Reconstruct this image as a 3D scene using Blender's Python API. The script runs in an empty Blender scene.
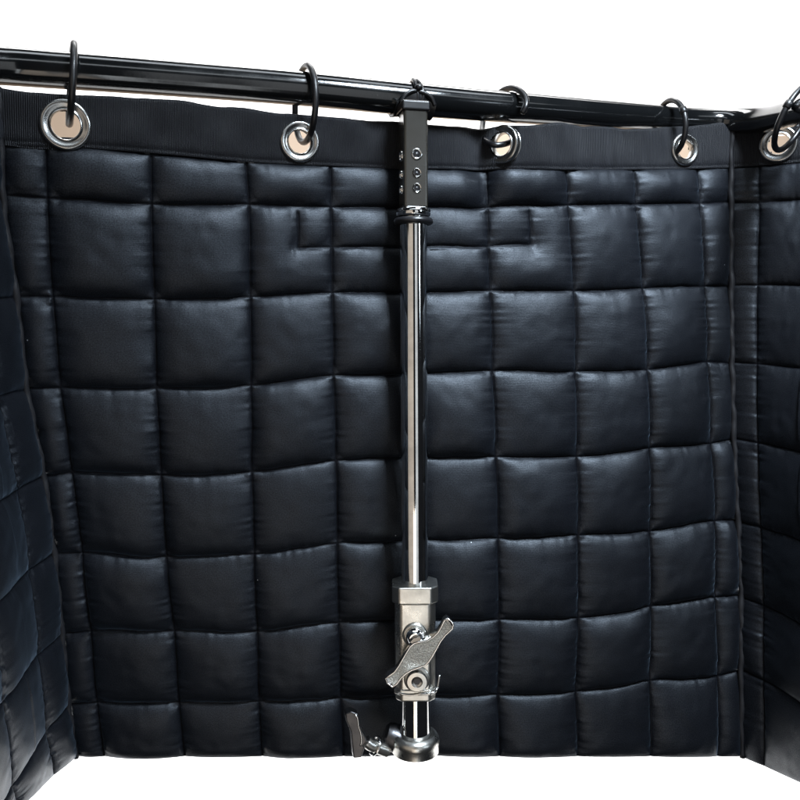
import bpy, bmesh, math, random
import numpy as np
from mathutils import Vector, Matrix

random.seed(4)
S = bpy.context.scene
COL = S.collection
R = math.radians

# ------------------------------------------------------------------ camera
# camera basis in world axes (x right, y away, z up); the camera stands at the origin
CR = np.array([0.99973629, -0.00359145, -0.02268150])
CD = np.array([-0.02296408, -0.15635298, -0.98743425])
CF = np.array([0.0, 0.98769471, -0.15639422])

def world(px, py, y):
    """point of the place seen in direction (px, py) at distance y in front of the lens"""
    d = CF + CR * ((px - 400) / 800) + CD * ((py - 400) / 800)
    return Vector((d * (y / d[1])).tolist())

def look(p):
    v = np.array(p); z = v @ CF
    return 400 + 800 * (v @ CR) / z, 400 + 800 * (v @ CD) / z

cam_d = bpy.data.cameras.new('camera')
cam = bpy.data.objects.new('camera', cam_d)
COL.objects.link(cam)
cam_d.sensor_width = 36
cam_d.lens = 36.0
cam_d.clip_start = 0.02
cam_d.clip_end = 60
cam.matrix_world = Matrix(((CR[0], -CD[0], -CF[0], 0), (CR[1], -CD[1], -CF[1], 0),
                           (CR[2], -CD[2], -CF[2], 0), (0, 0, 0, 1)))
S.camera = cam

# ------------------------------------------------------------------ materials
class N:
    def __init__(s, name):
        s.m = bpy.data.materials.new(name); s.m.use_nodes = True
        s.t = s.m.node_tree; s.b = s.t.nodes['Principled BSDF']
    def node(s, kind, **kw):
        n = s.t.nodes.new(kind)
        for k, v in kw.items():
            if k in n.inputs: n.inputs[k].default_value = v
            else: setattr(n, k, v)
        return n
    def link(s, a, b): s.t.links.new(a, b)
    def set(s, **kw):
        for k, v in kw.items(): s.b.inputs[k.replace('_', ' ')].default_value = v
    def coords(s, out='Object', scale=(1, 1, 1)):
        c = s.node('ShaderNodeTexCoord'); mp = s.node('ShaderNodeMapping')
        mp.inputs['Scale'].default_value = scale
        s.link(c.outputs[out], mp.inputs['Vector']); return mp.outputs['Vector']
    def noise(s, vec, scale, detail=3, rough=.55):
        n = s.node('ShaderNodeTexNoise', Scale=scale, Detail=detail, Roughness=rough)
        s.link(vec, n.inputs['Vector']); return n.outputs['Fac']
    def ramp(s, fac, stops):
        r = s.node('ShaderNodeValToRGB'); e = r.color_ramp.elements
        while len(e) < len(stops): e.new(.5)
        for k, (p, c) in enumerate(stops):
            e[k].position = p; e[k].color = (c[0], c[1], c[2], 1) if hasattr(c, '__len__') else (c, c, c, 1)
        s.link(fac, r.inputs['Fac']); return r.outputs['Color']
    def math(s, op, a, b):
        n = s.node('ShaderNodeMath', operation=op)
        for k, v in enumerate((a, b)):
            if isinstance(v, (int, float)): n.inputs[k].default_value = v
            else: s.link(v, n.inputs[k])
        return n.outputs[0]
    def bump(s, h, strength, dist, prev=None):
        n = s.node('ShaderNodeBump', Strength=strength, Distance=dist)
        s.link(h, n.inputs['Height'])
        if prev: s.link(prev, n.inputs['Normal'])
        return n.outputs['Normal']

def satin():
    m = N('quilted_satin')
    uv = m.coords('UV')
    big = m.noise(uv, 9, 3); fine = m.noise(uv, 900, 2, .6)
    base = m.ramp(big, [(.3, (.0022, .0026, .0042)), (.7, (.0036, .0042, .0064))])
    # scattered lint: tiny pale specks on the cloth
    vo = m.node('ShaderNodeTexVoronoi', Scale=38.0); m.link(uv, vo.inputs['Vector'])
    dot = m.math('LESS_THAN', vo.outputs['Distance'], .022)
    sep = m.node('ShaderNodeSeparateColor'); m.link(vo.outputs['Color'], sep.inputs[0])
    few = m.math('GREATER_THAN', sep.outputs[0], .72)
    lint = m.math('MULTIPLY', dot, few)
    mix = m.node('ShaderNodeMix', data_type='RGBA')
    m.link(lint, mix.inputs[0]); m.link(base, mix.inputs[6]); mix.inputs[7].default_value = (.45, .47, .50, 1)
    at = m.node('ShaderNodeAttribute', attribute_name='stitch')
    mx2 = m.node('ShaderNodeMix', data_type='RGBA')
    m.link(at.outputs['Fac'], mx2.inputs[0]); m.link(mix.outputs[2], mx2.inputs[6]); mx2.inputs[7].default_value = (.002, .002, .003, 1)
    m.link(mx2.outputs[2], m.b.inputs['Base Color'])
    grain = m.ramp(m.noise(uv, 1000, 2, .8), [(.30, .18), (.70, .66)])
    sp = m.math('MULTIPLY', grain, m.math('SUBTRACT', 1.0, m.math('MULTIPLY', at.outputs['Fac'], .85))); m.link(sp, m.b.inputs['Specular IOR Level'])
    # satin weave: fine warp and weft threads
    wx = m.node('ShaderNodeTexWave', wave_type='BANDS', bands_direction='X', Scale=420.0, Distortion=.6)
    wy = m.node('ShaderNodeTexWave', wave_type='BANDS', bands_direction='Y', Scale=300.0, Distortion=.6)
    m.link(uv, wx.inputs['Vector']); m.link(uv, wy.inputs['Vector'])
    wv = m.math('ADD', wx.outputs['Fac'], wy.outputs['Fac'])
    n1 = m.bump(wv, .16, .0002)
    n2 = m.bump(fine, .16, .0005, n1)
    crumple = m.noise(uv, 60, 4, .6)
    n3 = m.bump(crumple, .05, .004, n2)
    m.link(n3, m.b.inputs['Normal'])
    rr = m.ramp(m.noise(uv, 25, 3), [(.3, .46), (.7, .53)])
    m.link(rr, m.b.inputs['Roughness'])
    m.set(Sheen_Weight=.13, Sheen_Roughness=.30, Sheen_Tint=(.50, .70, .95, 1), Specular_IOR_Level=.50,
          Specular_Tint=(.82, .90, 1.0, 1))
    return m.m

def webbing():
    m = N('ribbed_webbing')
    uv = m.coords('UV')
    w = m.node('ShaderNodeTexWave', wave_type='BANDS', bands_direction='X', Scale=225.0, Distortion=.25)
    w.inputs['Detail Scale'].default_value = 2
    m.link(uv, w.inputs['Vector'])
    c = m.ramp(w.outputs['Fac'], [(.0, (.002, .0023, .0032)), (1, (.0085, .0095, .0130))])
    m.link(c, m.b.inputs['Base Color'])
    fz = m.noise(uv, 1100, 3, .7)
    n1 = m.bump(w.outputs['Fac'], .55, .0010); n2 = m.bump(fz, .5, .0008, n1)
    m.link(n2, m.b.inputs['Normal'])
    m.set(Specular_IOR_Level=.28, Roughness=.50, Sheen_Weight=.05, Sheen_Roughness=.4, Sheen_Tint=(.7, .75, .9, 1))
    return m.m

def enamel(name, base=(.006, .006, .007), rough=.12, coat=.6):
    m = N(name); o = m.coords('Object')
    f = m.noise(o, 140, 4, .6); sm = m.noise(o, 18, 3)
    m.link(m.ramp(sm, [(.35, rough), (.7, rough + .12)]), m.b.inputs['Roughness'])
    m.link(m.bump(f, .12, .0005), m.b.inputs['Normal'])
    # pale scuffs and dust flecks
    d = m.ramp(m.noise(o, 420, 2, .5), [(.0, base), (.74, base), (.80, (.05, .05, .055)), (1, (.05, .05, .055))])
    m.link(d, m.b.inputs['Base Color'])
    m.set(Specular_IOR_Level=.6, Coat_Weight=coat, Coat_Roughness=.08)
    return m.m

def metal(name, col, r0, r1, bump=.1, bscale=300, dist=.0005, mott=45):
    m = N(name); o = m.coords('Object')
    s = m.noise(o, mott, 4, .6); f = m.noise(o, bscale, 3, .6)
    dark = tuple(c * (.72 if mott == 45 else .45) for c in col)
    m.link(m.ramp(s, [(.3, dark), (.65, col)]), m.b.inputs['Base Color'])
    m.link(m.ramp(s, [(.3, r1), (.7, r0)]), m.b.inputs['Roughness'])
    m.link(m.bump(f, bump, dist), m.b.inputs['Normal'])
    m.set(Metallic=1.0)
    return m.m

def plain(name, col, rough, spec=.5, sc=6):
    m = N(name); o = m.coords('Object')
    m.link(m.ramp(m.noise(o, sc, 4), [(.3, tuple(c * .93 for c in col)), (.7, col)]), m.b.inputs['Base Color'])
    m.set(Roughness=rough, Specular_IOR_Level=spec)
    return m.m

SATIN = satin(); WEB = webbing()
ROD = enamel('black_rod_enamel', (.004, .0045, .005), .10)
RINGM = enamel('black_ring_enamel', (.005, .005, .006), .30, .0)
POSTM = enamel('black_post_enamel', (.022, .020, .016), .20, .5)
RUBBER = plain('black_rubber', (.012, .012, .014), .35, .5, 200)
CHROME = metal('polished_chrome', (.80, .80, .79), .045, .075, .015, 500, .0003)
NICKEL = metal('nickel_eyelet', (.52, .52, .51), .18, .28, .05, 900, .0002)
CAST = metal('cast_zinc', (.60, .59, .55), .24, .36, .22, 700, .0005)
CASTR = metal('grainy_zinc', (.62, .61, .56), .36, .50, .8, 900, .0010, mott=800)
DARKM = metal('dark_steel', (.10, .10, .105), .30, .45, .2, 500, .0004)
WHITE = plain('white_backdrop_paper', (.88, .88, .88), .9, .1)
TAN = plain('tan_painted_panel', (.85, .60, .42), .7, .3)
THREAD = plain('black_thread', (.010, .010, .012), .6, .3, 300)

# ------------------------------------------------------------------ helpers
def link(name, me, mat, parent=None, smooth=True):
    o = bpy.data.objects.new(name, me); COL.objects.link(o)
    if mat: me.materials.append(mat)
    if smooth and len(me.polygons): me.polygons.foreach_set('use_smooth', [True] * len(me.polygons))
    if parent: o.parent = parent
    return o

def tag(o, label=None, cat=None, group=None, kind=None):
    if label: o['label'] = label
    if cat: o['category'] = cat
    if group: o['group'] = group
    if kind: o['kind'] = kind
    return o

def empty(name, loc=(0, 0, 0), mat=None):
    o = bpy.data.objects.new(name, None); COL.objects.link(o)
    o.empty_display_size = .02
    if mat is not None: o.matrix_world = mat
    else: o.location = loc
    return o

def bm_obj(name, bm, mat, parent=None, smooth=True, bevel=0, seg=2, autos=None):
    bmesh.ops.recalc_face_normals(bm, faces=bm.faces)
    me = bpy.data.meshes.new(name); bm.to_mesh(me); bm.free()
    o = link(name, me, mat, parent, smooth)
    if bevel:
        b = o.modifiers.new('b', 'BEVEL'); b.width = bevel; b.segments = seg; b.limit_method = 'ANGLE'
        b.angle_limit = R(28); b.harden_normals = True
    elif autos:
        e = o.modifiers.new('e', 'EDGE_SPLIT'); e.split_angle = R(autos)
    return o

def grid_mesh(name, P, UV, mat, parent, keep=None, closed_u=False):
    """P: (nu, nv, 3) array of points"""
    nu, nv = P.shape[:2]
    idx = np.arange(nu * nv).reshape(nu, nv)
    a, b, c, d = idx[:-1, :-1], idx[1:, :-1], idx[1:, 1:], idx[:-1, 1:]
    q = np.stack([a, d, c, b], -1).reshape(-1, 4)
    if keep is not None: q = q[keep.reshape(-1)]
    me = bpy.data.meshes.new(name)
    me.vertices.add(nu * nv); me.vertices.foreach_set('co', P.reshape(-1).astype(np.float32))
    n = len(q)
    me.loops.add(n * 4); me.loops.foreach_set('vertex_index', q.reshape(-1).astype(np.int32))
    me.polygons.add(n)
    me.polygons.foreach_set('loop_start', (np.arange(n) * 4).astype(np.int32))
    me.update(calc_edges=True)
    uvl = me.uv_layers.new(name='uv')
    uvl.data.foreach_set('uv', UV.reshape(-1, 2)[q.reshape(-1)].reshape(-1).astype(np.float32))
    me.validate()
    return link(name, me, mat, parent, True)

def lathe(bm, prof, seg=48, M=Matrix()):
    """revolve (r, z) profile about z"""
    rows = []
    for r, z in prof:
        rows.append([bm.verts.new(M @ Vector((r * math.cos(2 * math.pi * k / seg), r * math.sin(2 * math.pi * k / seg), z)))
                     for k in range(seg)])
    for a, b in zip(rows, rows[1:]):
        for k in range(seg):
            bm.faces.new((a[k], a[(k + 1) % seg], b[(k + 1) % seg], b[k]))
    return rows

def capped(bm, prof, seg=48, M=Matrix()):
    rows = lathe(bm, prof, seg, M)
    bm.faces.new(list(reversed(rows[0]))); bm.faces.new(rows[-1])

def prism(bm, pts, z0, z1, M=Matrix(), s1=1.0):
    a = [bm.verts.new(M @ Vector((x, y, z0))) for x, y in pts]
    b = [bm.verts.new(M @ Vector((x * s1, y * s1, z1))) for x, y in pts]
    n = len(pts)
    bm.faces.new(list(reversed(a))); bm.faces.new(b)
    for k in range(n): bm.faces.new((a[k], a[(k + 1) % n], b[(k + 1) % n], b[k]))

def spline(pts, n):
    """Catmull-Rom through 3D points"""
    P = [Vector(p) for p in pts]; P = [2 * P[0] - P[1]] + P + [2 * P[-1] - P[-2]]
    out = []
    for i in range(1, len(P) - 2):
        for k in range(n):
            t = k / n; a, b, c, d = P[i - 1:i + 3]
            out.append(.5 * ((2 * b) + (c - a) * t + (2 * a - 5 * b + 4 * c - d) * t * t + (-a + 3 * b - 3 * c + d) * t ** 3))
    out.append(P[-2]); return out

def tube(bm, pts, rad, seg=16, closed=False, cap=True):
    n = len(pts); rings = []
    rad = rad if hasattr(rad, '__len__') else [rad] * n
    prev = None
    for i, p in enumerate(pts):
        t = ((pts[(i + 1) % n] - pts[i - 1]) if (closed or 0 < i < n - 1) else
             (pts[1] - pts[0] if i == 0 else pts[-1] - pts[-2])).normalized()
        if prev is None:
            up = Vector((0, 0, 1)) if abs(t.z) < .9 else Vector((1, 0, 0)); nn = (up - t * up.dot(t)).normalized()
        else: nn = (prev - t * prev.dot(t)).normalized()
        prev = nn; bb = t.cross(nn)
        rings.append([bm.verts.new(p + (nn * math.cos(2 * math.pi * k / seg) + bb * math.sin(2 * math.pi * k / seg)) * rad[i])
                      for k in range(seg)])
    m = n if closed else n - 1
    for i in range(m):
        a, b = rings[i], rings[(i + 1) % n]
        off = 0
        if closed and i == n - 1:   # align twist
            off = min(range(seg), key=lambda s: (a[0].co - b[s].co).length)
        for k in range(seg):
            bm.faces.new((a[k], a[(k + 1) % seg], b[(k + 1 + off) % seg], b[(k + off) % seg]))
    if cap and not closed:
        bm.faces.new(list(reversed(rings[0]))); bm.faces.new(rings[-1])

# ------------------------------------------------------------------ quilted curtain
CP=[[[-3071,6567,1478],[-3108,6592,1084],[-3151,6634,695],[-3174,6746,-123],[-3213,6857,-915],[-3194,6981,-1720],[-3220,7093,-2480],[-3259,7188,-3309],[-3301,7285,-4103],[-3314,7363,-4697]],[[-2766,6671,1456],[-2809,6691,1084],[-2847,6728,673],[-2912,6815,-131],[-2950,6911,-920],[-2963,7014,-1697],[-2980,7114,-2489],[-3003,7205,-3303],[-3039,7295,-4094],[-3046,7367,-4707]],[[-2014,6940,1448],[-2038,6951,1051],[-2073,6971,637],[-2121,7024,-172],[-2167,7078,-971],[-2203,7134,-1774],[-2229,7193,-2579],[-2226,7266,-3351],[-2248,7334,-4136],[-2252,7387,-4739]],[[-1269,7195,1393],[-1292,7203,995],[-1291,7216,631],[-1324,7235,-179],[-1354,7255,-978],[-1399,7271,-1799],[-1423,7297,-2607],[-1441,7332,-3401],[-1467,7373,-4166],[-1472,7405,-4770]],[[-558,7445,1365],[-581,7443,976],[-585,7439,608],[-603,7427,-165],[-611,7417,-933],[-620,7409,-1735],[-639,7404,-2554],[-648,7411,-3363],[-658,7425,-4184],[-660,7440,-4814]],[[888,7926,1320],[883,7907,967],[878,7876,610],[895,7813,-189],[914,7750,-962],[932,7691,-1808],[943,7638,-2631],[944,7593,-3464],[927,7557,-4254],[932,7537,-4916]],[[1691,8169,1362],[1689,8143,969],[1704,8103,619],[1755,8024,-213],[1766,7938,-1014],[1768,7856,-1866],[1771,7781,-2668],[1765,7711,-3516],[1741,7650,-4293],[1751,7611,-4985]],[[2427,8405,1367],[2428,8376,991],[2443,8331,641],[2508,8241,-205],[2550,8144,-1027],[2561,8045,-1834],[2552,7947,-2689],[2555,7857,-3479],[2538,7769,-4256],[2540,7707,-5067]],[[3161,8644,1421],[3165,8614,1015],[3182,8570,654],[3231,8476,-204],[3251,8370,-996],[3271,8255,-1843],[3299,8140,-2650],[3282,8018,-3456],[3302,7905,-4280],[3291,7818,-5158]],[[3551,8761,1463],[3545,8727,1031],[3541,8679,656],[3534,8574,-213],[3531,8460,-1012],[3535,8336,-1823],[3562,8209,-2678],[3575,8083,-3479],[3552,7949,-4252],[3565,7857,-5190]]]
CP = np.array(CP, float) / 1e4                      # columns K A B C D F G H I J  x  rows top .. hem
CP = np.insert(CP, 5, (CP[4] + CP[5]) / 2 + np.array([0, .004, -.0005]), axis=0)     # the seam behind the stand
US = np.array([-.35, 0, 1, 2, 3, 4, 5, 6, 7, 8, 8.42])
VS = np.array([.05, .55, 1, 2, 3, 4, 5, 6, 7, 7.78])
CELL = .08

def hermite(xs, Y, xq):
    """smooth interpolation of rows Y (n, ...) given at xs"""
    n = len(xs); T = np.zeros_like(Y); h = np.diff(xs)
    sl = (Y[1:] - Y[:-1]) / h.reshape((-1,) + (1,) * (Y.ndim - 1))
    T[0] = sl[0]; T[-1] = sl[-1]
    for i in range(1, n - 1): T[i] = (sl[i - 1] * h[i] + sl[i] * h[i - 1]) / (h[i] + h[i - 1])
    k = np.clip(np.searchsorted(xs, xq, side='right') - 1, 0, n - 2)
    sh = (-1,) + (1,) * (Y.ndim - 1)
    hh = h[k].reshape(sh); t = ((xq - xs[k]) / h[k]).reshape(sh)
    return ((2 * t**3 - 3 * t**2 + 1) * Y[k] + (t**3 - 2 * t**2 + t) * hh * T[k]
            + (-2 * t**3 + 3 * t**2) * Y[k + 1] + (t**3 - t**2) * hh * T[k + 1])

def surface(CPs, us, vs, uq, vq):
    A = hermite(us, CPs, uq)                                   # (nq, rows, 3)
    B = hermite(vs, np.swapaxes(A, 0, 1), vq)                  # (nv, nu, 3)
    return np.swapaxes(B, 0, 1)

def value_noise(U, V, seed, period=1.0):
    """smooth noise, -1..1"""
    rng = np.random.RandomState(seed); T = rng.uniform(-1, 1, (256, 256))
    x = U / period + 500.3; y = V / period + 500.7
    xi = np.floor(x).astype(int); yi = np.floor(y).astype(int); fx = x - xi; fy = y - yi
    fx = fx * fx * (3 - 2 * fx); fy = fy * fy * (3 - 2 * fy)
    g = lambda a, b: T[a % 256, b % 256]
    return (g(xi, yi) * (1 - fx) + g(xi + 1, yi) * fx) * (1 - fy) + (g(xi, yi + 1) * (1 - fx) + g(xi + 1, yi + 1) * fx) * fy

def seg_dist(U, V, u0, v0, u1, v1):
    du, dv = u1 - u0, v1 - v0; L = du * du + dv * dv
    t = np.clip(((U - u0) * du + (V - v0) * dv) / L, 0, 1)
    return np.hypot(U - u0 - t * du, V - v0 - t * dv) * CELL

def puff(U, V, ulines, vlines, segs, seed, amp=.0128, lam=.0092):
    """height of the stuffed cells over the stitched seams, with gathers beside the stitching"""
    g = lambda d: 1 - np.exp(-(d / lam) ** .92)
    wob_u = value_noise(V, U * 0 + 3, seed + 1, .45) * .018 + value_noise(V, U * 0 + np.round(U), seed + 2, .13) * .005
    wob_v = value_noise(U, V * 0 + np.round(V), seed + 3, .45) * .022 + value_noise(U, V * 0 + np.round(V), seed + 4, .15) * .006
    Uw = U + wob_u * 0.6; Vw = V + wob_v * 0.6
    E = np.zeros_like(U)
    H = np.ones_like(U); du_min = np.full_like(U, 9.); dv_min = np.full_like(U, 9.)
    for u in ulines:
        d = np.abs(Uw - u) * CELL; H = H * g(d); E += np.exp(-d / .011); du_min = np.minimum(du_min, d)
    for v in vlines:
        d = np.abs(Vw - v) * CELL; H = H * g(d); E += np.exp(-d / .011); dv_min = np.minimum(dv_min, d)
    for s in segs:
        d = seg_dist(Uw, Vw, *s); H = H * (.42 + .58 * g(d * 1.15)); E += np.exp(-d / .011)
        if s[0] == s[2]: du_min = np.minimum(du_min, d)
        else: dv_min = np.minimum(dv_min, d)
    iu = np.searchsorted(np.array(ulines), Uw); iv = np.searchsorted(np.array(vlines), Vw)
    rng = np.random.RandomState(seed); cellr = rng.uniform(.78, 1.18, (64, 64)); cx = rng.uniform(-1, 1, (64, 64)); cy = rng.uniform(-1, 1, (64, 64))
    amp_c = cellr[iu, iv]
    # uneven filling: each cell leans a little its own way and sags
    fu = Uw - np.floor(Uw) - .5; fv = Vw - np.floor(Vw) - .5
    lean = 1 + .34 * cx[iu, iv] * fu + (.22 + .22 * cy[iu, iv]) * fv
    dm = -np.log(E) * .011      # envelope folds run in from the corners
    env = np.clip(dm + .003, 0, .04) / .036
    H = (.62 * H + .46 * env ** .75 * (1 - .25 * env)) * amp_c * lean
    # gathers: short creases that run away from each seam and die out
    k = lambda d, r: np.exp(-d / r)
    g1 = value_noise(V, np.round(U) * 7.3, seed + 5, .044) * k(du_min, .0060) * np.clip(du_min / .0016, 0, 1)
    g1b = value_noise(V, np.floor(U) * 5.1 + .3, seed + 8, .13) * k(du_min, .014) * np.clip(du_min / .003, 0, 1)
    g2 = value_noise(U, np.round(V) * 7.3, seed + 6, .060) * k(dv_min, .0048) * np.clip(dv_min / .0016, 0, 1)
    g2b = value_noise(U, np.floor(V) * 5.1 + .3, seed + 9, .15) * k(dv_min, .012) * np.clip(dv_min / .003, 0, 1)
    soft = value_noise(U, V, seed + 7, .34) * .0011 + value_noise(U + V, V - U, seed + 10, .17) * .00042
    dmin = np.minimum(du_min, dv_min)
    global STITCH
    STITCH = np.exp(-(dmin / .0011) ** 2)
    return H * amp - .0016 * np.exp(-dmin / .0012) + g1 * .0012 * np.clip(1.2 - np.abs(Uw - 8.2) * 0 - (Uw > 8) * .6, 0, 1) + g1b * .0006 + g2 * .0007 + g2b * .0007 + soft * H

def normals(P):
    du = np.gradient(P, axis=0); dv = np.gradient(P, axis=1)
    n = np.cross(du, dv); n /= np.linalg.norm(n, axis=2, keepdims=True) + 1e-12
    s = np.sign(np.mean(n[..., 1])) or 1
    return n

def smooth01(x): x = np.clip(x, 0, 1); return x * x * (3 - 2 * x)

def back_shape(uq, vq):
    P = surface(CP, US, VS, uq, vq)
    U, V = np.meshgrid(uq, vq, indexing='ij')
    # fold beside the third eyelet: the cloth steps towards the room right of it
    fade = 1 - smooth01((V - .45) / .9)
    step = -.009 * np.exp(-((U - 4.88) / .16) ** 2) + .011 * smooth01((U - 4.93) / .42) * (1 - smooth01((U - 5.5) / 1.2))
    P[..., 1] -= step * fade
    return P

def side_cp(edge, offs, ext):
    """columns of a side panel: the corner column, then offsets (dx, dy) per row"""
    cols = [edge]
    for o in offs: cols.append(edge + np.c_[o[:, 0], o[:, 1], np.zeros(len(edge))])
    return np.array(cols)

# left side panel comes towards the room almost straight
z0 = np.zeros(10)
L_w = np.array([0, .045, .125, .205])
Ledge = CP[0]
Lcp = side_cp(Ledge, [np.c_[z0 - .003, z0 - .045], np.c_[z0 + .004, z0 - .125], np.c_[z0 + .006, z0 - .205]], None)
# right side panel: follows the bend of the rod at the top, turns sharper below
Redge = CP[-1]
rr_ = np.array([0, 0, .05, .25, .5, .75, 1, 1, 1, 1.])
dx2 = .078 * (1 - rr_) + .040 * rr_; dy2 = -(.055 * (1 - rr_) + .100 * rr_)
Rcp = side_cp(Redge, [np.c_[dx2 * .30 + .002, dy2 * .24], np.c_[dx2, dy2], np.c_[dx2 + .036, dy2 - .072],
                      np.c_[dx2 + .052, dy2 - .150]], None)
R_w = np.array([0, .023, .105, .185, .265])

Lcp[1:, -1, 2] += np.array([.010, .034, .055]); Rcp[1:, -1, 2] += np.array([.004, .024, .040, .050])
curtain = empty('quilted_curtain', tuple(CP[5, -1]))
tag(curtain, 'black quilted satin curtain hung on rings around the inside of a booth', 'curtain')
ORG = np.array(CP[5, -1])
def rel(P): return P - ORG
curtain_inv = Vector((-ORG).tolist())

def edge_curl(P, n, back):
    return P

def make_panel(name, cps, us_m, seed, ulines, vlines, segs, flip, v0=.50, v1=7.78, lastfold=True, res=88, shape=None, amp=.0128):
    nu = int((us_m[-1] - us_m[0]) * res) + 1; nv = int((v1 - v0) * res) + 1
    uq = np.linspace(us_m[0], us_m[-1], nu); vq = np.linspace(v0, v1, nv)
    P = shape(uq, vq) if shape else surface(cps, us_m, VS, uq, vq)
    n = normals(P)
    if flip: n = -n
    U, V = np.meshgrid(uq, vq, indexing='ij')
    H = puff(U, V, ulines, vlines, segs, seed, amp)
    H = H - .005 * (1 - smooth01((V - .535) / .02))
    # the hem and the outer edges roll over to the back
    e = np.clip((V - (v1 - .22)) / .22, 0, 1); H = H * np.sqrt(1 - .97 * e * e)
    Q = P + n * H[..., None]
    # rolled hem: a few more rows that turn under
    last = Q[:, -1] ; nn = n[:, -1]; down = (P[:, -1] - P[:, -2]); down /= np.linalg.norm(down, axis=1, keepdims=True)
    rows = [last + down * (.0008 * math.sin(a)) - nn * (.0030 * (1 - math.cos(a))) for a in np.linspace(.3, math.pi, 6)]
    up = -down
    rows += [rows[-1] + up * .03]
    Q = np.concatenate([Q] + [r[:, None] for r in rows], 1)
    VV = np.concatenate([V * CELL] + [V[:, -1:] * CELL + .001 * (k + 1) for k in range(len(rows))], 1)
    UU = np.concatenate([U * CELL] + [U[:, -1:] * CELL] * len(rows), 1)
    o = grid_mesh(name, rel(Q), np.stack([UU + seed * .37, -VV], -1), SATIN, curtain)
    at = o.data.attributes.new('stitch', 'FLOAT', 'POINT')
    st = np.concatenate([STITCH] + [np.zeros((Q.shape[0], 1))] * len(rows), 1)
    at.data.foreach_set('value', st.reshape(-1).astype(np.float32))
    return o

rect = [(2.58, 1.46, 5.50, 1.46), (2.58, 1.07, 2.58, 1.46), (5.50, 1.07, 5.50, 1.46)]
def facing(P):      # does cross(du, dv) point at the room?
    n = normals(P)[P.shape[0] // 2, P.shape[1] // 2]; c = P[P.shape[0] // 2, P.shape[1] // 2]
    return float(n @ c) < 0
tq = np.linspace(0, 1, 5)
fb = not facing(back_shape(np.linspace(0, 8, 20), np.linspace(1, 7, 20)))
vl = [.55, 1, 2, 3, 4, 5, 6, 7]
back = make_panel('back_panel', None, US, 11, [-.35, 0, 1, 2, 3, 4, 5, 6, 7, 8, 8.42], vl, rect, fb, shape=back_shape)
Lu = L_w / CELL; Ru = R_w / CELL
sl = surface(Lcp, Lu, VS, np.linspace(0, 2.5, 9), np.linspace(1, 7, 9)); fl = normals(sl)[4, 4][0] < 0
sr = surface(Rcp, Ru, VS, np.linspace(0, 2.5, 9), np.linspace(1, 7, 9)); fr = normals(sr)[4, 4][0] > 0
left = make_panel('side_panel', Lcp, Lu, 23, list(Lu), vl, [], fl, amp=.0072)
right = make_panel('side_panel', Rcp, Ru, 37, list(Ru), vl, [], fr, amp=.0080)

# webbing binding along the top, folded over the edge, with holes punched for the eyelets
EY = [('back', 66, 125, .0198), ('back', 299.5, 141, .0178), ('back', 503, 144.5, .0180), ('back', 685, 149, .0165), ('right', 778.5, 144, .0186)]

def make_binding(us_m, shape, flip, seed, ey):
    nu = int((us_m[-1] - us_m[0]) * 66) + 1; uq = np.linspace(us_m[0], us_m[-1], nu)
    vq = np.linspace(.05, .562, 36)
    P = shape(uq, vq); n = normals(P)
    if flip: n = -n
    U, V = np.meshgrid(uq, vq, indexing='ij')
    H = .0030 + .0018 * value_noise(U, V * .5, seed, .9) + .0013 * value_noise(U, V, seed + 1, .30) + .0004 * value_noise(U, V * .3, seed + 2, .09)
    edge = np.exp(-np.abs(V - .53) * CELL / .0016)
    H = H - .0016 * edge                                   # stitched line just above the lower edge
    H = H - .001 * smooth01((V - .552) / .01)
    topw = value_noise(uq, uq * 0, seed + 3, .35) * .0014 + value_noise(uq, uq * 0, seed + 4, .11) * .0004
    Q = P + n * H[..., None]
    Q[..., 2] += (topw[:, None] * (1 - smooth01((V - .05) / .2)))
    top = Q[:, 0]; nn = n[:, 0]
    fold = [top - nn * (.0030 * (1 - math.cos(a))) + np.array([0, 0, .0030 * math.sin(a)]) for a in np.linspace(math.pi, .35, 7)]
    bot = [fold[0] + np.array([0, 0, -h]) for h in (.040, .030, .020, .010)]
    Q = np.concatenate([np.array(b)[:, None] for b in bot + fold] + [Q], 1)
    m = len(bot) + len(fold)
    vv = np.concatenate([np.arange(-m, 0) * .002 + .004, vq * CELL])
    UV = np.stack(np.meshgrid(uq * CELL, -vv, indexing='ij'), -1)
    keep = np.ones((Q.shape[0] - 1, Q.shape[1] - 1), bool)
    C = (Q[1:, 1:] + Q[:-1, :-1]) / 2
    res = []
    for px, py, r in ey:
        # front surface point seen in that direction
        F = Q[:, m:]; cz = F @ CF; X = 400 + 800 * (F @ CR) / cz; Y = 400 + 800 * (F @ CD) / cz
        i, j = np.unravel_index(np.argmin((X - px) ** 2 + (Y - py) ** 2), X.shape)
        c = F[i, j]; nr = n[max(0, i - 12):i + 13, max(0, j - 8):j + 9].reshape(-1, 3).mean(0); nr /= np.linalg.norm(nr)
        res.append((c, nr, r))
        rad = r * .68
        d = C - c; along = d @ nr; dist = np.linalg.norm(d - along[..., None] * nr, axis=2)
        keep &= ~((dist < rad) & (np.abs(along) < .02))
        # the metal presses the webbing flat around the hole
    return grid_mesh('webbing_binding', rel(Q), UV, WEB, curtain, keep), res

b1, e1 = make_binding(US, back_shape, fb, 51, [e[1:] for e in EY if e[0] == 'back'])
b2, e2 = make_binding(Ru, lambda u, v: surface(Rcp, Ru, VS, u, v), fr, 61, [e[1:] for e in EY if e[0] == 'right'])
b3, _ = make_binding(Lu, lambda u, v: surface(Lcp, Lu, VS, u, v), fl, 71, [])

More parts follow.
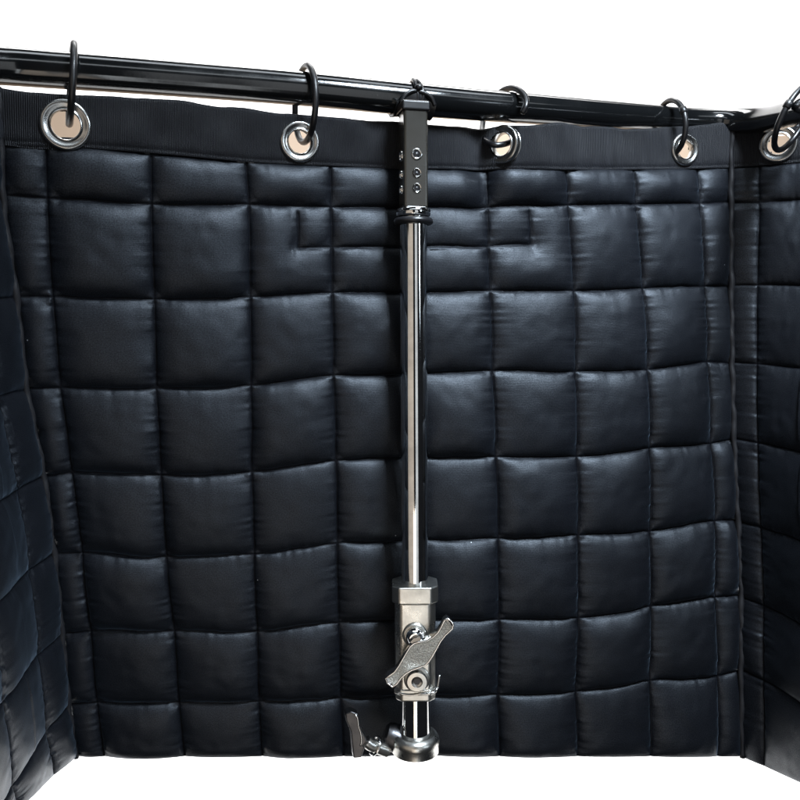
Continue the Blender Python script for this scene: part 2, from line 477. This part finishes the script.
# piped corner seams from the top edge to the hem
for cp, dx, du in ((Ledge, .004, 1), (Redge, -.002, 1)):
    q = hermite(VS, cp, np.linspace(.07, 7.78, 220))
    pts = [Vector((p[0] + .0006 * math.sin(i * .5) , p[1] - .003 + .0005 * math.sin(i * .9 + 1), p[2])) + curtain_inv for i, p in enumerate(q)]
    bm = bmesh.new(); tube(bm, pts, [.0030 + .0003 * math.sin(i * .37) for i in range(len(pts))], 12)
    o = bm_obj('corner_piping', bm, THREAD, curtain)

def basis(n, up=Vector((0, 0, 1))):
    z = Vector(n).normalized(); x = up.cross(z).normalized(); y = z.cross(x)
    return Matrix((x, y, z)).transposed().to_4x4()

eye_pos = []
for k, (c, n, r) in enumerate(e1 + e2):
    n = Vector(n.tolist()); c = Vector(c.tolist())
    if k == 4: n = (n + Vector((-.45, -.9, .1)).normalized() * 1.2).normalized()
    if k == 2: n = (n + Vector((-.62, 0, 0))).normalized()
    eye_pos.append((c, n, r))
    h = r * .58
    Mx = Matrix.Translation(c + curtain_inv) @ basis(n)
    prof = [(r * .99, -.0022), (r * 1.0, -.0008), (r * .995, .0012), (r * .95, .0024), (r * .88, .0028), (r * .80, .0024), (r * .72, .0017),
            (r * .67, .0016), (r * .635, .0024), (h * 1.03, .0026), (h * .985, .0018), (h * .965, .0002), (h * .965, -.0045),
            (h * 1.05, -.0062), (r * .9, -.0066), (r * .96, -.0052), (r * .93, -.0046), (h * 1.1, -.0050)]
    bm = bmesh.new(); lathe(bm, prof, 72, Mx)
    bm_obj('eyelet', bm, NICKEL, curtain, autos=50)

# ------------------------------------------------------------------ tan panel behind the curtain, seen through the eyelets
d0 = Vector((-.60, .86, 0)); d1 = Vector((.72, 1.27, 0))
nrm = (d1 - d0).normalized(); away = Vector((-nrm.y, nrm.x, 0))
def wall_z(px, py):
    # height of the panel's top where the line of sight meets it
    v = world(px, py, 1.0); t = (d0.dot(away)) / v.dot(away); return (v * t)
tops = [wall_z(*q) for q in ((-60, 100), (66, 109.5), (412, 131), (500, 133.5), (600, 135), (700, 136), (790, 135), (900, 134))]
wall = empty('tan_panel', tuple((d0 + d1) / 2 + Vector((0, 0, -.30))))
tag(wall, 'tan painted panel standing behind the quilted curtain, seen through its eyelets', 'panel')
bm = bmesh.new()
base = (d0 + d1) / 2 + Vector((0, 0, -.30))
nodes = [Vector((p.x, p.y, p.z)) for p in tops]
fr_, bk_ = [], []
for p in nodes:
    for lst, t in ((fr_, 0), (bk_, .012)):
        q = p + away * t
        lst.append((bm.verts.new(Vector((q.x, q.y, -.30)) - base), bm.verts.new(Vector((q.x, q.y, p.z)) - base)))
for k in range(len(nodes) - 1):
    (a0, a1), (c0, c1) = fr_[k], fr_[k + 1]; (b0, b1_), (e0, e1_) = bk_[k], bk_[k + 1]
    for f_ in ((a0, c0, c1, a1), (b0, b1_, e1_, e0), (a1, c1, e1_, b1_), (a0, b0, e0, c0)): bm.faces.new(f_)
bm.faces.new((fr_[0][0], fr_[0][1], bk_[0][1], bk_[0][0])); bm.faces.new((fr_[-1][0], bk_[-1][0], bk_[-1][1], fr_[-1][1]))
bm_obj('panel_board', bm, TAN, wall, smooth=False, bevel=.002)

# ------------------------------------------------------------------ rod
RODR = .0144
rod_px = [(-270, -5, .38), (-170, 38, .50), (-95, 57, .595), (-40, 63.3, .646), (5, 66.2, .668), (50, 69.5, .680), (100, 73, .692), (200, 80.5, .717), (300, 88.5, .738), (430, 101, .768),
          (550, 110.5, .812), (640, 117.3, .855), (690, 120.8, .880), (727, 121.8, .880), (760, 119.8, .850), (788, 114, .80),
          (812, 108.5, .75), (850, 95, .67), (910, 72, .57), (1000, 40, .48)]
rp = spline([world(*p) for p in rod_px], 14)
rodc = empty('curtain_rod', tuple(rp[len(rp) // 2]))
tag(rodc, 'glossy black bent metal rod running across the top of the curtain', 'curtain rod')
ro = rp[len(rp) // 2].copy()
bm = bmesh.new(); tube(bm, [p - ro for p in rp], [RODR - .0016 * min(1, max(0, (look(p)[0] - 430) / 300)) for p in rp], 40)
bm_obj('rod_tube', bm, ROD, rodc)

# ------------------------------------------------------------------ rings
def view_frame(c):
    h = Vector((c.x, c.y, 0)).normalized(); r = Vector((h.y, -h.x, 0)); return h, r

def ring(px, py, y, rad, ang, lean, label, knuckle=None, wire=.0028, oval=1.0):
    c = world(px, py, y); h, r = view_frame(c)
    e = -h * math.cos(R(ang)) + r * math.sin(R(ang))            # towards the room
    u = (Vector((0, 0, 1)) * math.cos(R(lean)) + r * math.sin(R(lean)))
    t = empty('curtain_ring', tuple(c)); tag(t, label, 'ring', 'black rings carrying the curtain')
    bm = bmesh.new(); n = 96
    tube(bm, [(u * math.cos(2 * math.pi * k / n) * oval + e * math.sin(2 * math.pi * k / n)) * rad for k in range(n)], wire, 16, closed=True)
    bm_obj('wire_loop', bm, RINGM, t)
    if knuckle is not None:
        a = R(knuckle); q = (u * math.cos(a) * oval + e * math.sin(a)) * rad; tg = (-u * math.sin(a) * oval + e * math.cos(a)).normalized()
        bm = bmesh.new(); tube(bm, [q - tg * .0038, q - tg * .0030, q + tg * .0030, q + tg * .0038], [wire * 1.0, wire * 1.36, wire * 1.36, wire * 1.0], 14)
        bm_obj('hinge_joint', bm, RINGM, t)
    return t

ring(71.5, 84.5, .683, .0310, 3, 7.5, 'black ring through the leftmost eyelet, seen almost edge-on')
ring(305, 104.5, .741, .0318, 17, 2, 'black ring through the second eyelet from the left, left of the stand')
pts3 = [(521.5, 114, .772), (525.5, 107, .771), (526, 99, .775), (521, 91.5, .782), (512, 88, .795), (502, 91, .810), (492, 101, .825), (485.5, 113, .829),
        (482.8, 124, .822), (482.5, 134, .806), (487, 141.5, .790), (495, 145, .783), (504, 144.2, .786), (511, 141.5, .796), (516, 136, .815)]
w3 = spline([world(*p) for p in pts3], 8)
o3 = w3[40].copy(); t = empty('curtain_ring', tuple(o3))
tag(t, 'black ring hanging open at the front hooked sideways through the tilted eyelet', 'ring', 'black rings carrying the curtain')
bm = bmesh.new(); rr3 = [.0028] * len(w3); rr3[0] = .0012; rr3[1] = .0021
tube(bm, [p - o3 for p in w3], rr3, 16); bm_obj('wire_loop', bm, RINGM, t)
ring(670, 128, .862, .0272, 33, -4, 'black hinged ring through the fourth eyelet, where the rod starts to bend', knuckle=62)
ring(794, 117.5, .790, .0312, -17, 24, 'black ring at the right border of the photo, on the side panel', knuckle=-285)

# ------------------------------------------------------------------ stand
PT = world(413, 100, .742); PB = world(415.5, 757, .697)
ax = (PT - PB).normalized()
xx = (Vector(CR.tolist()) - ax * Vector(CR.tolist()).dot(ax)).normalized(); yy = ax.cross(xx)     # x right, y away
MS = Matrix(((xx.x, yy.x, ax.x, PB.x), (xx.y, yy.y, ax.y, PB.y), (xx.z, yy.z, ax.z, PB.z), (0, 0, 0, 1)))
def zat(py, yo=0.0, xo=0.0):
    lo, hi = -.3, .8
    for _ in range(50):
        m = (lo + hi) / 2
        if look(MS @ Vector((xo, yo, m)))[1] > py: lo = m
        else: hi = m
    return (lo + hi) / 2
stand = empty('light_stand', mat=MS.copy())
tag(stand, 'chrome telescopic light stand with T-handle clamps standing in front of the curtain', 'light stand')
def part(name, bm, mat, parent=stand, **kw): return bm_obj(name, bm, mat, parent, **kw)
UPR = .0124; LOR = .0146
RY = Matrix.Rotation(R(90), 4, 'X')          # turns a lathe axis (z) to point at -y (the room)

# upper chrome tube
zc = zat(215, -UPR); zt = zat(107, -.011); zflange = zat(598, -.014)
bm = bmesh.new(); capped(bm, [(UPR, zflange - .05), (UPR, zc)], 64); part('upper_tube', bm, CHROME, autos=40)
# collar and rubber ring
bm = bmesh.new()
zz = zat(214, -.015)
capped(bm, [(.0120, zz - .001), (.0148, zz), (.0155, zz + .0012), (.0155, zz + .0048), (.0146, zz + .0062), (.0125, zz + .0066)], 64)
part('chrome_collar', bm, CHROME, autos=45)
bm = bmesh.new(); lathe(bm, [(.0148 + .0030 * math.cos(a), zat(219, -.016) + .0030 * math.sin(a)) for a in np.linspace(0, 2 * math.pi, 17)], 64)
part('rubber_ring', bm, RUBBER)
# square black spigot turned a little to the left
A = Matrix.Rotation(R(13), 4, 'Z')
hw = .0110
sq = [(-hw, -hw), (hw, -hw), (hw, hw), (-hw, hw)]
bm = bmesh.new(); prism(bm, sq, zz + .006, zt, A)
spig = part('square_spigot', bm, POSTM, bevel=.0026, seg=3)
bm = bmesh.new(); prism(bm, [(x * 1.16, y * 1.16) for x, y in sq], zt - .003, zt + .006, A); part('spigot_cap', bm, RINGM, parent=spig, bevel=.002, seg=3)
for face, side in ((0, 0), (1, 1)):
    for py, rr in ((154, .0050), (173, .0042), (188, .0042)):
        zh = zat(py, -hw)
        if face == 0: Mh = A @ Matrix.Translation((0.0005, -hw, zh)) @ RY
        else: Mh = A @ Matrix.Translation((-hw, .000, zh)) @ Matrix.Rotation(R(-90), 4, 'Y')
        bm = bmesh.new()
        lathe(bm, [(rr, -.0006), (rr, .0007), (rr * .86, .0013), (rr * .68, .0010), (rr * .60, .0002), (rr * .58, -.0010)], 32, Mh)
        riv = part('chrome_rivet', bm, CHROME, parent=spig, autos=60)
        bm = bmesh.new(); capped(bm, [(rr * .62, -.0006), (rr * .62, .0002)], 24, Mh)
        part('rivet_shade_disc', bm, RUBBER, parent=spig)  # black disc stands in for the shade inside the rivet

# black saddle bracket holding the spigot to the rod
rc = min(rp, key=lambda p: abs(look(p)[0] - 413)); ti = rp.index(rc)
rt = (rp[ti + 2] - rp[ti - 2]).normalized()
inv = MS.inverted()
rl = inv @ rc; rtl = (inv.to_3x3() @ rt).normalized()
sx = rtl; sy = Vector((0, 0, 1)).cross(sx).normalized(); sz = sx.cross(sy)
Msd = Matrix(((sx.x, sy.x, sz.x, rl.x), (sx.y, sy.y, sz.y, rl.y), (sx.z, sy.z, sz.z, rl.z), (0, 0, 0, 1)))
bm = bmesh.new()
nx_, na = 25, 28
rows = []
for i in range(nx_):
    s = (i / (nx_ - 1) - .5) * 2
    halfang = R(78) + R(14) * math.cos(s * 3) 
    row_o = []; row_i = []
    for k in range(na):
        a = -halfang + 2 * halfang * k / (na - 1)
        ro_ = RODR + .0026 + .0008 * math.cos(s * 5)
        row_o.append(bm.verts.new(Msd @ Vector((s * .0185, math.sin(a) * ro_, -math.cos(a) * ro_ ))))
        row_i.append(bm.verts.new(Msd @ Vector((s * .0185, math.sin(a) * (RODR + .0002), -math.cos(a) * (RODR + .0002)))))
    rows.append(row_o + row_i[::-1])
for a, b in zip(rows, rows[1:]):
    n = len(a)
    for k in range(n): bm.faces.new((a[k], a[(k + 1) % n], b[(k + 1) % n], b[k]))
bm.faces.new(rows[0]); bm.faces.new(list(reversed(rows[-1])))
part('saddle_bracket', bm, RINGM, autos=50)
# cable tie round the rod with its knot in front
bm = bmesh.new()
loop = []
for k in range(40):
    a = 2 * math.pi * k / 40
    loop.append(Msd @ Vector((.0005 + .0010 * math.sin(a * 2), math.sin(a) * (RODR + .0022), math.cos(a) * (RODR + .0022))))
tube(bm, loop, .0019, 10, closed=True)
loop = [Msd @ Vector((.0045 + .0014 * math.sin(2 * math.pi * k / 40 * 3), math.sin(2 * math.pi * k / 40) * (RODR + .002), math.cos(2 * math.pi * k / 40) * (RODR + .002))) for k in range(40)]
tube(bm, loop, .0017, 10, closed=True)
part('retaining_wire', bm, RINGM)
bm = bmesh.new()
for sx_, ln in ((-1, .011), (1, .013)):
    pts = spline([Msd @ Vector(v) for v in ((.001 * sx_, -.0172, .0025), (.006 * sx_, -.0178, .0015), (ln * sx_, -.0175, -.0020), ((ln + .004) * sx_, -.0160, -.0085))], 6)
    tube(bm, pts, .0019, 10)
capped(bm, [(.0022, -.0022), (.0034, -.001), (.0034, .001), (.0022, .0022)], 16, Msd @ Matrix.Translation((.001, -.0185, .0055)))
part('bracket_wing', bm, RINGM)

# ---- clamp casting
def section(w, d, c, fw=None):
    """front-flattened octagonal outline, w wide, d deep, corner c"""
    return [(-w + c, -d), (w - c, -d), (w, -d + c), (w, d - c * 1.3), (w - c * 1.3, d), (-w + c * 1.3, d), (-w, d - c * 1.3), (-w, -d + c)]
z604 = zat(604, -.019); z586 = zat(588, -.019); z703 = zat(703, -.018)
clamp = None
bm = bmesh.new(); prism(bm, section(.0188, .0170, .0055), z703, z604, Matrix())
clamp = part('clamp_casting', bm, CAST, bevel=.0022, seg=3)
bm = bmesh.new(); prism(bm, section(.0212, .0190, .0065), z604 - .001, z586)
part('clamp_rim', bm, CAST, parent=clamp, bevel=.0016, seg=3)
bm = bmesh.new(); prism(bm, section(.0200, .0184, .0060), zat(696, -.018), zat(690, -.018))
part('clamp_skirt', bm, CAST, parent=clamp, bevel=.0012, seg=2)
# raised boss and stem of the handle
zb = zat(637, -.022)
Mb = Matrix.Translation((-.0004, -.0165, zb)) @ RY
bm = bmesh.new(); capped(bm, [(.0118, -.002), (.0114, .0022), (.0104, .0032), (.0088, .0036), (.0086, .0048)], 48, Mb)
part('stem_boss', bm, CAST, parent=clamp, autos=45)
handle = None
bm = bmesh.new(); capped(bm, [(.0078, .003), (.0084, .0045), (.0084, .0062), (.0066, .0075), (.0050, .0110)], 40, Mb)
part('handle_stem', bm, CHROME, parent=clamp, autos=45)
# the S-shaped T handle plate
HO = [(385.6, 678.5), (388, 683.5), (392.3, 687), (397, 683.8), (401, 678), (406, 673.5), (412, 670), (419, 667.5), (425.5, 665), (429, 661.5), (432.5, 656),
      (436.5, 649), (440.5, 641.5), (445.5, 635.2), (449.5, 631.5), (452.6, 628.6), (453.4, 624.8), (451, 620.8), (447.2, 618.6), (444.2, 621.0),
      (441.6, 626.8), (438, 632.8), (433, 637.5), (427.5, 640.6), (420.5, 641.9), (414.3, 643.2), (410.4, 646.6), (407, 652), (403, 659), (399, 666), (394.5, 672.3), (389.5, 675.6)]
yF = -.0355
def loc_at(px, py, yo):
    """stand-local point on the plane y = yo seen in that direction"""
    o = inv @ Vector((0, 0, 0)); d = inv.to_3x3() @ (world(px, py, 1.0))
    t = (yo - o.y) / d.y; return o + d * t
hp = [loc_at(px, py, yF) for px, py in HO]
bm = bmesh.new()
cxh = sum((p.x for p in hp)) / len(hp); czh = sum((p.z for p in hp)) / len(hp)
def layer(y, k): return [bm.verts.new(Vector((cxh + (p.x - cxh) * k, y, czh + (p.z - czh) * k))) for p in hp]
L0 = layer(yF + .0125, .98); L1 = layer(yF + .0004, 1.0)
n = len(hp)
for a, b in ((L0, L1),):
    for k in range(n): bm.faces.new((a[k], a[(k + 1) % n], b[(k + 1) % n], b[k]))
bm.faces.new(L0)
# narrow polished rim then recessed grainy face
L2 = layer(yF - .0004, .985); L3 = layer(yF + .0001, .955)
for a, b in ((L1, L2), (L2, L3)):
    for k in range(n): bm.faces.new((a[k], a[(k + 1) % n], b[(k + 1) % n], b[k]))
bm.faces.new(list(reversed(L3)))
hd = part('clamp_handle', bm, CHROME, parent=clamp, autos=55)
hd.data.materials.append(CASTR)
bpy.context.view_layer.update()
for f_ in hd.data.polygons:
    if len(f_.vertices) > 10: f_.material_index = 1
bm = bmesh.new(); tube(bm, [p + Vector((0, .0001, 0)) for p in hp], .0010, 8, closed=True); part('handle_rim', bm, CHROME, parent=hd)
# hex-socket bolt
zs = zat(683, -.026)
Mk = Matrix.Translation((.0012, -.0172, zs)) @ RY
bm = bmesh.new(); capped(bm, [(.0122, -.002), (.0120, .0014), (.0108, .0022)], 48, Mk); part('bolt_washer', bm, CAST, parent=clamp, autos=45)
bm = bmesh.new()
lathe(bm, [(.0094, .001), (.0096, .0060), (.0088, .0072), (.0052, .0074), (.0047, .0066)], 48, Mk)
hx = [(.0047 * math.cos(2 * math.pi * k / 48), .0047 * math.sin(2 * math.pi * k / 48)) for k in range(48)]
lathe(bm, [(.0047, .0066), (.0034, .0060), (.0030, .0030)], 6, Mk)
lathe(bm, [(.0047, .0066), (.0030, .0058)], 48, Mk)
sb = part('socket_bolt', bm, CAST, parent=clamp, autos=40)
bm = bmesh.new(); capped(bm, [(.0034, .0052), (.0034, .0060)], 6, Mk); part('socket_shade_disc', bm, RUBBER, parent=clamp, smooth=False)  # black disc in place of the shade deep in the bolt head
# lip that runs round the bottom of the casting
lp = spline([loc_at(398, 692.5, -.0184), loc_at(404, 694.6, -.0192), loc_at(412, 695.2, -.0194), loc_at(424, 693.5, -.0194), loc_at(433, 692.5, -.0188),
             loc_at(437.2, 688.5, -.0150), loc_at(438.6, 682, -.0130), loc_at(439.8, 675, -.0115)], 6)
bm = bmesh.new(); tube(bm, lp, .0009, 8); part('casting_lip', bm, CHROME, parent=clamp)

# lower chrome tube and collar, lower stand leg tube
zlo = zat(744, -.016)
bm = bmesh.new(); capped(bm, [(LOR, zlo - .006), (LOR, z703 + .001)], 64); part('lower_tube', bm, CHROME, autos=40)
bm = bmesh.new()
zq = zat(752, -.022)
lathe(bm, [(LOR + .0002, zq + .006), (.0180, zq + .0072), (.0205, zq + .0060), (.0222, zq + .0030), (.0226, zq - .0010), (.0222, zq - .0018), (.0222, zq - .0100), (.0060, zq - .0100)], 72)
coll = part('lower_clamp_casting', bm, CAST, autos=45)
# black lug to the left carrying the second handle
lug = loc_at(392, 752, .004)
Ml = Matrix.Translation((-.022, .004, zq + .001)) @ Matrix.Rotation(R(-70), 4, 'Y')
bm = bmesh.new(); capped(bm, [(.0130, -.016), (.0130, .002), (.0115, .0062), (.0085, .0080)], 48, Ml); part('clamp_lug', bm, DARKM, parent=coll, autos=35)
p0 = loc_at(381, 748, -.006); p1 = loc_at(370, 744, -.010); p2 = loc_at(366, 741, -.011)
bm = bmesh.new(); tube(bm, [p0 + (p0 - p1) * .6, p0, p1, p2], [.0064, .0064, .0060, .0056], 24); part('handle_stem', bm, CAST, parent=coll, autos=45)
bm = bmesh.new(); lathe(bm, [(.0082 + .0012 * math.cos(a), .0012 * math.sin(a)) for a in np.linspace(0, 2 * math.pi, 13)], 36,
      Matrix.Translation(p0 * .45 + p1 * .55) @ basis(p1 - p0, Vector((0, 1, 0)))); part('stem_ring', bm, CHROME, parent=coll)
# second handle seen from its end: a plate turned edge-on
bm = bmesh.new()
HB = [(344, 713), (350, 710.5), (357, 713.5), (358.5, 721), (361, 730), (364, 736), (366, 742), (363, 748), (360, 757), (352, 757.5), (350.5, 744), (349, 730), (344.5, 720)]
h2 = [loc_at(px, py, -.010) for px, py in HB]
a = [bm.verts.new(p + Vector((.0015, -.002, 0))) for p in h2]; b = [bm.verts.new(p + Vector((-.001, .009, 0))) for p in h2]
bm.faces.new(a); bm.faces.new(list(reversed(b)))
for k in range(len(h2)): bm.faces.new((a[k], a[(k + 1) % len(h2)], b[(k + 1) % len(h2)], b[k]))
part('clamp_handle', bm, DARKM, parent=coll, bevel=.0014, seg=3)
lp = spline([loc_at(px, py, -.0128) for px, py in ((355, 714), (357.5, 718), (358.5, 726), (360.5, 732), (361.5, 740), (360.5, 746))], 5)
bm = bmesh.new(); tube(bm, lp, .0009, 8); part('handle_edge', bm, CHROME, parent=coll)

# ------------------------------------------------------------------ white seamless backdrop
prof = [(3.2, 4.2), (3.2, .4)] + [(3.2 - 1.0 * (1 - math.cos(a)), -.6 - 1.0 * math.sin(a) + 0) for a in np.linspace(0, math.pi / 2, 14)] + [(.98, -1.6)]
bm = bmesh.new(); ra = [bm.verts.new((-6, y, z)) for y, z in prof]; rb = [bm.verts.new((6, y, z)) for y, z in prof]
for k in range(len(prof) - 1): bm.faces.new((ra[k], rb[k], rb[k + 1], ra[k + 1]))
bd = bm_obj('backdrop', bm, WHITE); bd['kind'] = 'structure'

# ------------------------------------------------------------------ lamps
def area(name, loc, target, sx_, sy_, power, col=(1, 1, 1), spread=180):
    l = bpy.data.lights.new(name, 'AREA'); l.shape = 'RECTANGLE'; l.size = sx_; l.size_y = sy_; l.energy = power; l.color = col; l.spread = R(spread)
    o = bpy.data.objects.new(name, l); COL.objects.link(o); o.location = loc
    d = Vector(target) - Vector(loc); o.rotation_euler = d.to_track_quat('-Z', 'Y').to_euler(); return o
area('backdrop_whitening_fill', (0, 1.45, 2.3), (0, 3.2, .2), 5, .5, 150, spread=110)  # added light, burns the backdrop out to plain white
area('backdrop_floor_fill', (0, 2.2, 2.2), (0, 2.0, -1.5), 5, .6, 90, spread=80)  # added light, whitens the lower sweep seen under the hem
area('key_softbox', (.50, .10, .95), (.26, .80, -.02), .34, .26, 7.5, (.78, .89, 1.0), 70)
area('left_panel_fill', (1.05, -.30, .15), (-.36, .58, -.22), .4, .6, .55, (.76, .88, 1.0), 24)  # added fill with no real source, brightens the left side panel
area('overhead_softbox', (.10, .60, 1.45), (.10, .70, 0), 1.7, .30, 7, (.86, .93, 1.0))
area('front_softbox', (.45, -.38, 1.02), (.2, .74, .2), 2.4, .20, 1.7, (.86, .94, 1.0), 140)
area('warm_reflection_fill', (-.70, -.34, -.06), (-.45, .72, -.10), 1.22, 1.15, 1.8, (1.0, .87, .74), 150)  # added light, no window; its reflection stands for a bright peach wall
area('cool_reflection_fill', (.42, -.38, -.06), (.25, .72, -.10), 0.42, 1.15, .80, (.92, .96, 1.0), 150)  # added light, no window; puts the grey band on the chrome tube
area('warm_strip_lamp', (-.10, -.38, -.75), (0, .72, -.5), .27, .75, .55, (1.0, .87, .74), 120)
area('cool_strip_lamp', (.14, -.38, -.75), (.05, .72, -.5), .12, .75, .35, (.9, .96, 1.0), 120)

w = bpy.data.worlds.new('World'); S.world = w; w.use_nodes = True
w.node_tree.nodes['Background'].inputs[0].default_value = (.55, .60, .70, 1)
w.node_tree.nodes['Background'].inputs[1].default_value = .02

S.render.engine = 'CYCLES'
S.view_settings.view_transform = 'Standard'; S.view_settings.look = 'None'
S.view_settings.exposure = 0; S.view_settings.gamma = 1
S.render.resolution_x = 1024; S.render.resolution_y = 1024
